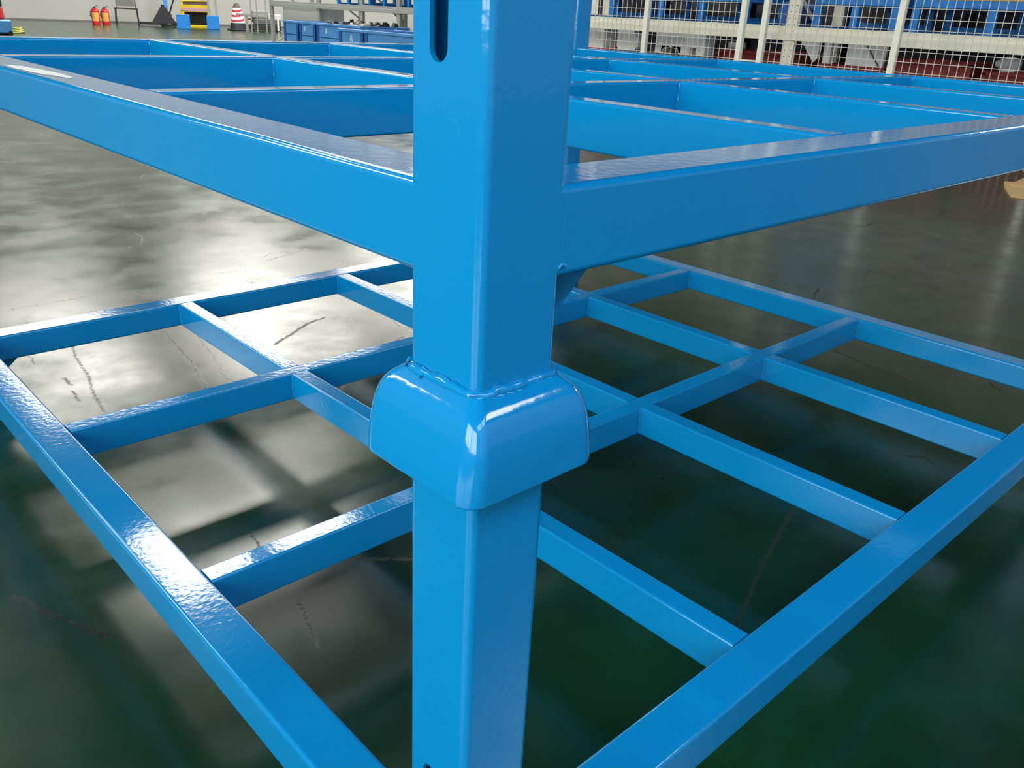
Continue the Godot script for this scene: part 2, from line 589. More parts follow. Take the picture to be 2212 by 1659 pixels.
func post_mesh() -> MB:
	var mb := MB.new()
	var y0 := 0.0580
	var y1 := STACK + 0.045
	var t := 0.004
	var zc := -0.0478
	var hw := 0.0093
	var s0 := 0.2955
	var s1 := 0.4095
	for sh in [[0.0, PW, PR, 1.0], [t, PW - t, PR - t, -1.0]]:
		var lo: float = sh[0]
		var hi: float = sh[1]
		var r: float = sh[2]
		var sg: float = sh[3]
		# plain faces (+z and -z) and the rounded edges
		mb.flat(Vector3(lo + r, y0, -lo), Vector3(hi - r, y0, -lo), Vector3(hi - r, y1, -lo), Vector3(lo + r, y1, -lo), Vector3(0, 0, sg))
		mb.flat(Vector3(lo + r, y0, -hi), Vector3(hi - r, y0, -hi), Vector3(hi - r, y1, -hi), Vector3(lo + r, y1, -hi), Vector3(0, 0, -sg))
		slot_face(mb, lo, -hi + r, -lo - r, y0, y1, zc, hw, s0, s1, Vector3(-sg, 0, 0))
		slot_face(mb, hi, -hi + r, -lo - r, y0, y1, zc, hw, s0, s1, Vector3(sg, 0, 0))
		var cs := [Vector2(hi - r, -lo - r), Vector2(hi - r, -hi + r), Vector2(lo + r, -hi + r), Vector2(lo + r, -lo - r)]
		for c in range(4):
			for i in range(6):
				var a: float = PI * 0.5 - (c + float(i) / 6) * PI * 0.5
				var b: float = PI * 0.5 - (c + float(i + 1) / 6) * PI * 0.5
				var e := Vector3(cos(a), 0, sin(a))
				var f := Vector3(cos(b), 0, sin(b))
				var p := Vector3(cs[c].x, 0, cs[c].y)
				mb.quad(p + e * r + Vector3(0, y0, 0), p + f * r + Vector3(0, y0, 0), p + f * r + Vector3(0, y1, 0), p + e * r + Vector3(0, y1, 0), e * sg, f * sg, f * sg, e * sg)
	# slot edges through the wall, and the top rim
	for x in [[0.0, t], [PW - t, PW]]:
		var loop := []
		for i in range(15):
			var a := PI * i / 14
			loop.append(Vector2(zc - hw * cos(a), s0 + hw - hw * sin(a)))
		for i in range(15):
			var a := PI * i / 14
			loop.append(Vector2(zc + hw * cos(a), s1 - hw + hw * sin(a)))
		var mid := Vector2(zc, (s0 + s1) / 2)
		for i in range(loop.size()):
			var p: Vector2 = loop[i]
			var q: Vector2 = loop[(i + 1) % loop.size()]
			var tt := (q - p).normalized()
			var nr := Vector2(-tt.y, tt.x)
			if nr.dot(mid - (p + q) * 0.5) < 0: nr = -nr
			mb.flat(Vector3(x[0], p.y, p.x), Vector3(x[0], q.y, q.x), Vector3(x[1], q.y, q.x), Vector3(x[1], p.y, p.x), Vector3(0, nr.y, nr.x))
	for y in [y0, y1]:
		var o := rsq(0, PW, PR, y, 4, 1)
		var inn := rsq(t, PW - t, PR - t, y, 4, 1)
		var nn := Vector3.UP if y == y1 else Vector3.DOWN
		for i in range(o.size()):
			var j := (i + 1) % o.size()
			mb.flat(o[i], o[j], inn[j], inn[i], nn)
	return mb

func cup_mesh() -> MB:
	# pressed steel cup: flares out from the post, rounds over and drops as a skirt
	var mb := MB.new()
	var prof := [
		[0.0000, 0.0000, 0.0775, 0.0078], [0.0022, 0.0030, 0.0750, 0.0082], [0.0060, 0.0085, 0.0715, 0.0088], [0.0100, 0.0128, 0.0680, 0.0096],
		[0.0135, 0.0165, 0.0644, 0.0104], [0.0160, 0.0192, 0.0608, 0.0110], [0.0178, 0.0213, 0.0570, 0.0118], [0.0194, 0.0232, 0.0525, 0.0127],
		[0.0209, 0.0249, 0.0475, 0.0137], [0.0225, 0.0262, 0.0415, 0.0148], [0.0240, 0.0272, 0.0350, 0.0157], [0.0256, 0.0279, 0.0270, 0.0165],
		[0.0271, 0.0282, 0.0180, 0.0170], [0.0282, 0.0284, 0.0060, 0.0172], [0.0280, 0.0281, 0.0015, 0.0170]]
	var rings := []
	for p in prof:
		var ring := rsq(-p[1], PW + p[1], p[3], p[2], 8, 10)
		for i in range(ring.size()):
			var v: Vector3 = ring[i]
			v.x = PW * 0.5 + (v.x - PW * 0.5) * (PW * 0.5 + p[0]) / (PW * 0.5 + p[1])
			# hand-formed dents low on the skirt
			var dent := 0.0008 * exp(-pow((v.x - 0.075) / 0.018, 2.0) - pow((v.y - 0.018) / 0.008, 2.0)) + 0.0006 * exp(-pow((v.x - 0.055) / 0.02, 2.0) - pow((v.y - 0.009) / 0.005, 2.0))
			if v.z > 0.0: v.z -= dent
			ring[i] = v
		rings.append(ring)
	mb.skin(rings, true)
	var low := []
	for p in [[0.0280, 0.0015, 0.0170], [0.0268, 0.0, 0.0160], [0.0243, 0.0, 0.0140], [0.0228, 0.0012, 0.013]]: low.append(rsq(-p[0], PW + p[0], p[2], p[1], 8, 10))
	mb.skin(low, true)
	var inner := []
	for p in [[0.0228, 0.0012, 0.013], [0.0228, 0.030, 0.013], [0.018, 0.046, 0.010], [0.002, 0.0595, 0.006]]: inner.append(rsq(-p[0], PW + p[0], p[2], p[1], 8, 10))
	mb.skin(inner, true)
	return mb

func bead(pts: Array, rad: float, step := 0.0035, closed := false) -> MB:
	var path := []
	var radii := []
	var cnt := pts.size() if closed else pts.size() - 1
	for s in range(cnt):
		var p: Vector3 = pts[s]
		var q: Vector3 = pts[(s + 1) % pts.size()]
		var n := maxi(1, int(p.distance_to(q) / step))
		for i in range(n):
			var j := Vector3(rng.randf_range(-1, 1), rng.randf_range(-1, 1), rng.randf_range(-1, 1)) * rad * 0.18
			path.append(p.lerp(q, float(i) / n) + j)
			radii.append(rad * rng.randf_range(0.72, 1.22))
	if not closed:
		path.append(pts[-1])
		radii.append(rad * 0.5)
		radii[0] = rad * 0.5
	var mb := MB.new()
	mb.tube(path, radii, 7, closed)
	return mb

func build_rack() -> Node3D:
	var r := thing("stacking_rack", "lower blue stacking rack standing on the green floor, carrying the other rack", "rack")
	var post := post_mesh().mesh()
	var cup := cup_mesh().mesh()
	var ring := []
	for p in rsq(-0.0012, PW + 0.0012, 0.009, 0.0742, 4, 1): ring.append(p)
	var cb := bead(ring, 0.0045, 0.0046, true)
	for i in range(44):
		var p: Vector3 = ring[rng.randi_range(0, ring.size() - 1)]
		var q: Vector3 = ring[(ring.find(p) + 1) % ring.size()]
		var out := p.lerp(q, rng.randf())
		var away := (out - Vector3(PW * 0.5, out.y, -PW * 0.5)).normalized()
		out += away * rng.randf_range(0.0015, 0.0055) + Vector3.UP * rng.randf_range(-0.006, 0.0025)
		cb.tube([out - Vector3(away.z, 0, -away.x) * 0.003, out, out + Vector3(away.z, rng.randf_range(-0.3, 0.3), -away.x) * 0.003], [0.0005, rng.randf_range(0.0012, 0.0022), 0.0005], 6)
	var cup_bead := cb.mesh()
	for cx in [0.0, RA - PW]:
		for cz in [0.0, -(RB - PW)]:
			var at := Vector3(cx, 0, cz)
			part("post", post, M.blue, r).position = at
			var c := part("stacking_cup", cup, M.blue, r)
			c.position = at
			part("weld_bead", cup_bead, M.weld, c)
	var yc := CUP_H - RH * 0.5
	var er := 0.0062
	# outer rails
	for z in [-RW * 0.5, -(RB - RW * 0.5)]:
		var mb := MB.new()
		mb.bar(Vector3(PW - PR, yc, z), Vector3(RA - PW + PR, yc, z), RW, RH, er, Vector3.UP, 5)
		part("side_rail", mb, M.blue, r)
	for x in [RW * 0.5, RA - RW * 0.5]:
		var mb := MB.new()
		mb.bar(Vector3(x, yc, -PW + PR), Vector3(x, yc, -(RB - PW) - PR), RW, RH, er, Vector3.UP, 5)
		part("end_rail", mb, M.blue, r)
	# lattice inside the frame
	var yb := CUP_H - BH * 0.5 - 0.0004
	var mz := [0.6888, 1.3479]
	var lx := [0.5843, 1.1310, 1.6725]
	var br := 0.0042
	for z in mz:
		var mb := MB.new()
		mb.bar(Vector3(RW, yb, -(z + BW * 0.5)), Vector3(RA - RW, yb, -(z + BW * 0.5)), BW, BH, br, Vector3.UP, 4)
		part("cross_beam", mb, M.blue, r)
	for x in lx:
		var cuts := [[RW, mz[0]], [mz[0] + BW, mz[1]], [mz[1] + BW, RB - RW]]
		for cc in cuts:
			var mb := MB.new()
			mb.bar(Vector3(x + BW * 0.5, yb + 0.0002, -cc[0]), Vector3(x + BW * 0.5, yb + 0.0002, -cc[1]), BW, BH, br, Vector3.UP, 4)
			part("joist", mb, M.blue, r)
	# welds in the inner corners of the lattice, one shape of each shared
	var vb := bead([Vector3(0, -0.003, 0), Vector3(0, -BH + 0.008, 0)], 0.0026).mesh()
	for z in [mz[0], mz[1], RB - RW]:
		for x in lx:
			part("weld_bead", vb, M.weld, r).position = Vector3(x - 0.0005, CUP_H, -z + 0.0005)
		part("weld_bead", vb, M.weld, r).position = Vector3(RA - RW - 0.0005, CUP_H, -z + 0.0005)
	# welds and gussets where rails meet the posts
	var pb := bead([Vector3(0, -0.002, 0), Vector3(0, -RH + 0.005, 0)], 0.0008).mesh()
	var lump := bead([Vector3(-0.004, -0.001, 0), Vector3(-0.001, 0.001, 0), Vector3(0.003, 0.0005, 0), Vector3(0.0045, -0.002, 0)], 0.0022, 0.0012).mesh()
	for cz in [-0.0006, -(RB - 0.0006)]:
		for cx in [PW, RA - PW]:
			part("weld_bead", pb, M.weld, r).position = Vector3(cx, CUP_H, cz)
			part("weld_bead", lump, M.weld, r).position = Vector3(cx, CUP_H - RH + 0.0085, cz - 0.0002)
	var gt := 0.012
	var gy := CUP_H - RH
	for z in [-RW * 0.5, -(RB - RW * 0.5)]:
		for sx in [[PW, 1.0], [RA - PW, -1.0]]:
			var g := MB.new()
			var d: float = sx[1]
			g.prism([Vector3(sx[0], gy + 0.004, z + gt * 0.5), Vector3(sx[0] + d * 0.068, gy + 0.004, z + gt * 0.5), Vector3(sx[0] + d * 0.065, gy - 0.006, z + gt * 0.5), Vector3(sx[0] + d * 0.004, gy - 0.060, z + gt * 0.5), Vector3(sx[0], gy - 0.060, z + gt * 0.5)], Vector3(0, 0, -gt), Vector3(0, 0, -1))
			part("gusset", g, M.blue, r)
	return r

# ---------------------------------------------------------------- fence and pallet racking on the right
const K := 1.3
func fx(x: float) -> float: return -0.3667 + (x + 0.3667) * K
func fz(z: float) -> float: return 0.4148 + (z - 0.4148) * K
func fy(y: float) -> float: return 1.0583 + (y - 1.0583) * K

func mesh_panel(za: float, zb: float, label: String) -> void:
	var z0 := fz(za)
	var z1 := fz(zb)
	var t := thing("mesh_fence_panel", label, "fence", Vector3(fx(6.3), 0, z0), 0, "welded wire panels of the white fence")
	var L := z1 - z0
	var mb := MB.new()
	var n := int(round(L / 0.0735))
	for i in range(1, n):
		mb.bar(Vector3(0, 0.06, L * i / n), Vector3(0, 2.05, L * i / n), 0.0056, 0.0056, 0.0005, Vector3.RIGHT, 1)
	for i in range(22):
		var y := 0.06 + i * 0.0939
		mb.bar(Vector3(-0.005, y, 0.0), Vector3(-0.005, y, L), 0.0056, 0.0056, 0.0005, Vector3.UP, 1)
	var o := part("wire_mesh", mb, M.wire, t)
	o.set_meta("kind", "stuff")

func fence_post(z: float, label: String) -> void:
	var t := thing("fence_post", label, "post", Vector3(fx(6.3), 0, fz(z)), 0, "white posts of the mesh fence")
	var mb := MB.new()
	mb.bar(Vector3(0, 0.008, 0), Vector3(0, 2.1, 0), 0.062, 0.062, 0.007, Vector3.RIGHT, 3)
	part("tube", mb, M.cream, t)
	part("base_plate", boxmb(Vector3(-0.08, 0, -0.05), Vector3(0.08, 0.008, 0.05), 0.002), M.cream, t)
	part("cap", boxmb(Vector3(-0.034, 2.1, -0.034), Vector3(0.034, 2.112, 0.034), 0.004), M.dark, t)

func pallet_rack(called: String, label: String, x: float, zs: Array, mat: Material, y1: float, k := 1.0) -> void:
	var t := thing(called, label, "rack", Vector3(x, 0, 0))
	var deep := 1.0
	var ht := 3.4
	var holes := MB.new()
	for z in zs:
		for xx in [0.0, deep]:
			var mb := MB.new()
			mb.bar(Vector3(xx + 0.03, 0.01, z), Vector3(xx + 0.03, ht, z), 0.1 * k, 0.06, 0.006, Vector3.RIGHT, 2)
			var u := part("upright", mb, mat, t)
			part("foot_plate", boxmb(Vector3(xx - 0.03, 0, z - 0.07), Vector3(xx + 0.09, 0.01, z + 0.07)), mat, u)
			if xx == 0.0:
				var hm := MB.new()
				for i in range(16):
					for s in [-0.026 * k, 0.026 * k]:
						hm.cyl(Vector3(-0.0012, 0.7 + i * 0.065, z + s), Vector3(0.002, 0.7 + i * 0.065, z + s), 0.006, 0.006, 8)
				var h := part("bolt_hole", hm, M.dark, u)
				h.set_meta("kind", "stuff")
		var y := 0.2
		var odd := 0
		while y < ht - 0.7:
			var mb := MB.new()
			var a := 0.06 if odd % 2 == 0 else deep
			var b := deep if odd % 2 == 0 else 0.06
			mb.bar(Vector3(a, y, z), Vector3(b, y + 0.6, z), 0.025, 0.035, 0.003, Vector3(0, 0, 1), 1)
			part("brace", mb, mat, t)
			y += 0.6
			odd += 1
	for i in range(zs.size() - 1):
		for lv in [y1, y1 + 1.38]:
			for xx in [-0.012, deep + 0.035]:
				var mb := MB.new()
				mb.bar(Vector3(xx + 0.02, lv - 0.078 * k, zs[i]), Vector3(xx + 0.02, lv - 0.078 * k, zs[i + 1]), 0.058, 0.066 * k, 0.006, Vector3.UP, 2)
				mb.bar(Vector3(xx + 0.032, lv - 0.022 * k, zs[i]), Vector3(xx + 0.032, lv - 0.022 * k, zs[i + 1]), 0.036, 0.046 * k, 0.004, Vector3.UP, 2)
				part("beam", mb, mat, t)

func steel_pallet(label: String, x: float, y: float, z0: float, z1: float, group: String, k := 1.0) -> void:
	var t := thing("steel_pallet", label, "pallet", Vector3(x, y, z0), 0, group)
	var L := z1 - z0
	var D := 0.9
	var deck := MB.new()
	var h := 0.178 * k
	deck.box(Vector3(0, h, 0), Vector3(D, h + 0.054 * k, L), 0.005)
	part("deck", deck, M.pallet, t)
	for i in range(3):
		var z := 0.03 * k + (L - 0.06 * k) * i / 2.0
		for xx in [0.035, D - 0.035]:
			var lg := MB.new()
			lg.bar(Vector3(xx, 0.0, z), Vector3(xx, h, z), 0.06 * k, 0.06, 0.006, Vector3.RIGHT, 2)
			part("leg", lg, M.pallet, t)
		part("runner", boxmb(Vector3(0.065, 0.0, z - 0.025), Vector3(D - 0.065, 0.03, z + 0.025)), M.pallet, t)
	part("rear_rail", boxmb(Vector3(D - 0.05, 0.0, 0.06), Vector3(D - 0.02, 0.06 * k, L - 0.06), 0.004), M.pallet, t)

func crate(called: String, label: String, lo: Vector3, hi: Vector3, mat: Material, rim: Material, group: String) -> void:
	# open steel box with corner posts, ribbed sheet walls and a rim
	var t := thing(called, label, "crate", lo, 0, group)
	var s := hi - lo
	var w := MB.new()
	var th := 0.012
	w.box(Vector3(0.02, 0.08, 0.02), Vector3(0.02 + th, s.y - 0.04, s.z - 0.02))
	w.box(Vector3(s.x - 0.02 - th, 0.08, 0.02), Vector3(s.x - 0.02, s.y - 0.04, s.z - 0.02))
	w.box(Vector3(0.02, 0.08, 0.02), Vector3(s.x - 0.02, s.y - 0.04, 0.02 + th))
	w.box(Vector3(0.02, 0.08, s.z - 0.02 - th), Vector3(s.x - 0.02, s.y - 0.04, s.z - 0.02))
	w.box(Vector3(0.02, 0.08, 0.02), Vector3(s.x - 0.02, 0.1, s.z - 0.02))
	part("wall_sheet", w, mat, t)
	for px in [0.025, s.x - 0.025]:
		for pz in [0.025, s.z - 0.025]:
			var mb := MB.new()
			mb.bar(Vector3(px, 0, pz), Vector3(px, s.y - 0.02, pz), 0.05, 0.05, 0.004, Vector3.RIGHT, 1)
			part("corner_post", mb, rim, t)
	var r := MB.new()
	r.box(Vector3(0, s.y - 0.045, 0), Vector3(0.05, s.y, s.z), 0.005)
	r.box(Vector3(s.x - 0.05, s.y - 0.045, 0), Vector3(s.x, s.y, s.z), 0.005)
	r.box(Vector3(0.05, s.y - 0.045, 0), Vector3(s.x - 0.05, s.y, 0.05), 0.005)
	r.box(Vector3(0.05, s.y - 0.045, s.z - 0.05), Vector3(s.x - 0.05, s.y, s.z), 0.005)
	part("rim", r, rim, t)

func sheet_part(label: String, pts: Array, x: float, th: float, mat: Material, called := "sheet_metal") -> void:
	# upright sheet seen from the front: pts are (z, y) before scaling
	var poly := []
	var q := []
	var c := Vector2.ZERO
	for p in pts: q.append(Vector2(fz(p.x), fy(p.y)))
	for p in q: c += p / q.size()
	var low := 9.0
	for p in q: low = minf(low, p.y)
	c.y = low
	for p in q: poly.append(Vector3(0, p.y - c.y, p.x - c.x))
	var mb := MB.new()
	mb.prism(poly, Vector3(th, 0, 0), Vector3(1, 0, 0))
	single(called, label, "sheet metal", mb, mat, Vector3(fx(x), c.y, c.x))

func rcrate(label: String, x0: float, z0: float, z1: float, top: float, mat: Material, rim: Material, group: String) -> void:
	crate("red_crate", label, Vector3(fx(x0), 0, fz(z0)), Vector3(fx(x0) + 0.8, fy(top), fz(z1)), mat, rim, group)

func build_right() -> void:
	mesh_panel(-5.975, -4.975, "white wire mesh panel between the far blue rack post and the first fence post")
	mesh_panel(-4.925, -3.955, "white wire mesh panel left of the paired fence posts")
	mesh_panel(-3.695, -2.625, "white wire mesh panel between the paired fence posts and the single thick one")
	mesh_panel(-2.575, -1.505, "white wire mesh panel in front of dark red crates at the right edge")
	mesh_panel(-1.455, -0.4, "white wire mesh panel nearest the camera, beyond the red crates")
	fence_post(-4.95, "white square fence post standing alone between two mesh panels, before the white arched panel")
	fence_post(-3.93, "white square fence post, farther one of the close pair")
	fence_post(-3.72, "white square fence post, nearer one of the close pair, beside the drilled upright")
	fence_post(-2.6, "white square fence post standing left of the dark red crates")
	fence_post(-1.48, "white square fence post nearest the camera, right of the dark red crates")
	single("tie_bar", "short white bar joining the close pair of fence posts", "bar", boxmb(Vector3(-0.02, -0.014, -0.10), Vector3(0.02, 0.014, 0.10), 0.003), M.cream, Vector3(fx(6.3), fy(0.785), fz(-3.825)))
	pallet_rack("pallet_racking", "white pallet racking with drilled uprights right behind the mesh fence", fx(6.65), [fz(-6.44), fz(-3.68), fz(-0.92)], M.rackwhite, fy(1.07), K)
	var y := fy(1.07)
	var px := fx(6.76)
	var g := "blue steel pallets on the beams behind the mesh fence"
	steel_pallet("blue steel pallet on the racking, farthest one, beside the far blue rack post", px, y, fz(-6.3), fz(-5.3), g, K)
	steel_pallet("blue steel pallet on the racking seen through the panel left of the paired posts", px, y, fz(-5.2), fz(-4.2), g, K)
	steel_pallet("blue steel pallet on the racking right of the drilled white upright", px, y, fz(-3.56), fz(-2.84), g, K)
	steel_pallet("blue steel pallet on the racking above the dark red crates, topped by cardboard", px, y, fz(-2.74), fz(-1.56), g, K)
	var top := y + 0.232 * K
	single("cardboard_box", "flat beige cardboard box on the nearest blue pallet", "box", boxmb(Vector3(0, 0, 0), Vector3(0.8, 0.2, 1.35), 0.008), M.card, Vector3(px + 0.04, top, fz(-2.7)))
	crate("blue_crate", "blue open steel crate on the pallet right of the drilled upright", Vector3(px + 0.03, top, fz(-3.55)), Vector3(px + 0.85, top + 0.55, fz(-2.87)), M.pallet, M.pallet, "")
	single("cable_drum", "dark drum lying between the pallets behind the paired fence posts", "drum", cable_drum(), M.bindark, Vector3(px + 0.45, y + 0.13, fz(-3.9)))
	g = "dark red crates under the racking"
	rcrate("low red steel crate under the racking beside the far blue rack post", 6.95, -6.36, -5.93, 0.77, M.redbright, M.redbright, g)
	rcrate("low dark crate under the racking carrying the arched white cover", 6.95, -5.88, -4.72, 0.765, M.red, M.brown, g)
	rcrate("dark red crate under the racking left of the paired fence posts", 7.05, -4.66, -3.78, 0.85, M.red, M.red, g)
	rcrate("dark red crate under the racking beneath the large white sheet", 7.0, -3.58, -2.97, 0.79, M.red, M.red, g)
	rcrate("tall dark red crate under the racking right of the single thick fence post", 6.98, -2.92, -2.28, 0.875, M.red, M.red, g)
	rcrate("dark red crate under the racking at the right edge, holding a grey motor", 7.02, -2.22, -1.3, 0.83, M.red, M.red, g)
	single("motor_block", "small grey motor on top of the right edge red crate", "motor", motor_mesh(), M.panel, Vector3(fx(7.02) + 0.06, fy(0.83), fz(-2.05)))
	# dark wrapped loads standing in the next row
	for i in range(6):
		var z := fz(-6.9 + i * 1.06)
		var t := thing("wrapped_load", ["dark wrapped load behind the racking bay nearest the far blue rack post","navy wrapped load behind the racking, second from the far blue rack post","dark wrapped load behind the arched white cover under the racking","navy wrapped load behind the paired fence posts","dark wrapped load behind the large white sheet under the racking","navy wrapped load behind the right edge red crate"][i], "load", Vector3(fx(7.76), 0, z), 0, "dark wrapped loads behind the white racking")
		part("skid", boxmb(Vector3(0, 0, 0.05), Vector3(1.0, 0.12, 1.25), 0.01), M.brown, t)
		var h := 1.66 + 0.1 * (i % 3)
		part("wrapped_goods", boxmb(Vector3(0.0, 0.12, 0.02), Vector3(1.0, h, 1.28), 0.03), M.dark if i % 2 else M.navy, t)
	var X := 7.0
	sheet_part("square white sheet on the red crate beside the far blue rack post", [Vector2(-6.33, 0.77), Vector2(-6.06, 0.77), Vector2(-6.06, 0.93), Vector2(-6.09, 1.0), Vector2(-6.33, 1.0)], X, 0.25, M.white)
	sheet_part("white folded sheet with slanted edge, second from the far rack post", [Vector2(-5.88, 0.80), Vector2(-5.85, 0.765), Vector2(-5.64, 0.765), Vector2(-5.61, 0.80), Vector2(-5.62, 0.9), Vector2(-5.70, 1.0), Vector2(-5.88, 1.0)], X, 0.1, M.white)
	var ar := MB.new()
	for b in [[0.0, 0.08, 0.0], [0.42, 0.55, 0.0], [0.65, 0.78, 0.0], [0.08, 0.42, 0.075], [0.55, 0.65, 0.09]]:
		ar.box(Vector3(0, b[2], b[0]), Vector3(0.2, 0.3, b[1]))
	for s in range(6):
		var a := PI * 0.5 * s / 6
		ar.box(Vector3(0, 0.075 * sin(a), 0.08 + 0.14 * (1 - cos(a))), Vector3(0.19, 0.09, 0.12 + 0.14 * (1 - cos(a))))
		ar.box(Vector3(0, 0.075 * sin(a), 0.38 - 0.14 * (1 - cos(a))), Vector3(0.19, 0.09, 0.42 - 0.14 * (1 - cos(a))))
	single("machine_cover", "white machine cover with an arched cut-out under the beam, left of the paired posts", "cover", ar, M.white, Vector3(fx(X), fy(0.765), fz(-5.37)))
	single("bracket", "small white bracket on the dark red crate right of the arched cover", "bracket", boxmb(Vector3(0, 0, -0.11), Vector3(0.08, 0.08, 0.11), 0.014), M.panel, Vector3(fx(7.1), fy(0.85), fz(-4.5)))
	sheet_part("narrow white sheet with slanted cut under the beam, right of the drilled upright", [Vector2(-3.80, 1.0), Vector2(-3.58, 1.0), Vector2(-3.585, 0.83), Vector2(-3.62, 0.79)], X, 0.03, M.white)
	sheet_part("slim white strip standing on the crate between two white sheets", [Vector2(-3.545, 0.79), Vector2(-3.48, 0.79), Vector2(-3.48, 1.0), Vector2(-3.55, 1.0)], X + 0.02, 0.05, M.white)
	sheet_part("large square white sheet with a rod across it, left of the thick fence post", [Vector2(-3.32, 0.79), Vector2(-3.0, 0.79), Vector2(-2.98, 1.0), Vector2(-3.32, 1.0)], X + 0.01, 0.04, M.white)
	var seam := MB.new()
	seam.bar(Vector3(0, 0.12, -0.1), Vector3(0, -0.12, 0.1), 0.014, 0.014, 0.002, Vector3.RIGHT, 1)
	single("strut", "thin grey rod leaning across the large square white sheet", "rod", seam, M.greydark, Vector3(fx(X) - 0.006, fy(0.89), fz(-3.1)))

func cable_drum() -> MB:
	var mb := MB.new()
	mb.cyl(Vector3(-0.2, 0, 0), Vector3(0.2, 0, 0), 0.09, 0.09, 20)
	mb.cyl(Vector3(-0.22, 0, 0), Vector3(-0.19, 0, 0), 0.13, 0.13, 24)
	mb.cyl(Vector3(0.19, 0, 0), Vector3(0.22, 0, 0), 0.13, 0.13, 24)
	return mb

func motor_mesh() -> MB:
	var mb := MB.new()
	mb.cyl(Vector3(0, 0.07, -0.08), Vector3(0, 0.07, 0.1), 0.05, 0.05, 16)
	mb.cyl(Vector3(0, 0.07, -0.12), Vector3(0, 0.07, -0.08), 0.03, 0.04, 12)
	mb.box(Vector3(-0.05, 0, -0.06), Vector3(0.05, 0.03, 0.08), 0.004)
	mb.box(Vector3(-0.03, 0.11, -0.03), Vector3(0.03, 0.14, 0.05), 0.004)
	return mb

# ---------------------------------------------------------------- things at the back and left
func extinguisher(pos: Vector3, label: String) -> void:
	var t := thing("fire_extinguisher", label, "extinguisher", pos, -0.35, "pair of red fire extinguishers at the back wall")
	var b := MB.new()
	b.lathe(Vector3.ZERO, [Vector2(0, 0), Vector2(0.125, 0), Vector2(0.13, 0.02), Vector2(0.13, 0.44), Vector2(0.115, 0.48), Vector2(0.07, 0.515), Vector2(0.035, 0.525), Vector2(0.035, 0.545), Vector2(0, 0.545)], 20)
	part("cylinder", b, M.redbright, t)
	var l := MB.new()
	for i in range(8):
		var a := -0.9 + 1.8 * i / 8
		var c := -0.9 + 1.8 * (i + 1) / 8
		var e := Vector3(sin(a), 0, cos(a))
		var f := Vector3(sin(c), 0, cos(c))
		l.quad(e * 0.132 + Vector3(0, 0.12, 0), f * 0.132 + Vector3(0, 0.12, 0), f * 0.132 + Vector3(0, 0.4, 0), e * 0.132 + Vector3(0, 0.4, 0), e, f, f, e)
	part("label_band", l, M.label, t)
	var v := MB.new()
	v.cyl(Vector3(0, 0.54, 0), Vector3(0, 0.58, 0), 0.03, 0.025, 10)
	v.bar(Vector3(-0.02, 0.585, 0), Vector3(0.13, 0.63, 0), 0.02, 0.012, 0.003, Vector3.UP, 1)
	v.bar(Vector3(-0.02, 0.57, 0), Vector3(0.12, 0.575, 0), 0.02, 0.012, 0.003, Vector3.UP, 1)
	part("valve", v, M.black, t)
	var h := MB.new()
	var pts := []
	var rr := []
	for i in range(12):
		var a := i / 11.0
		pts.append(Vector3(-0.03 - 0.13 * sin(a * PI * 0.9), 0.56 - 0.4 * a, 0.02))
		rr.append(0.014)
	h.tube(pts, rr, 6)
	part("hose", h, M.black, t)

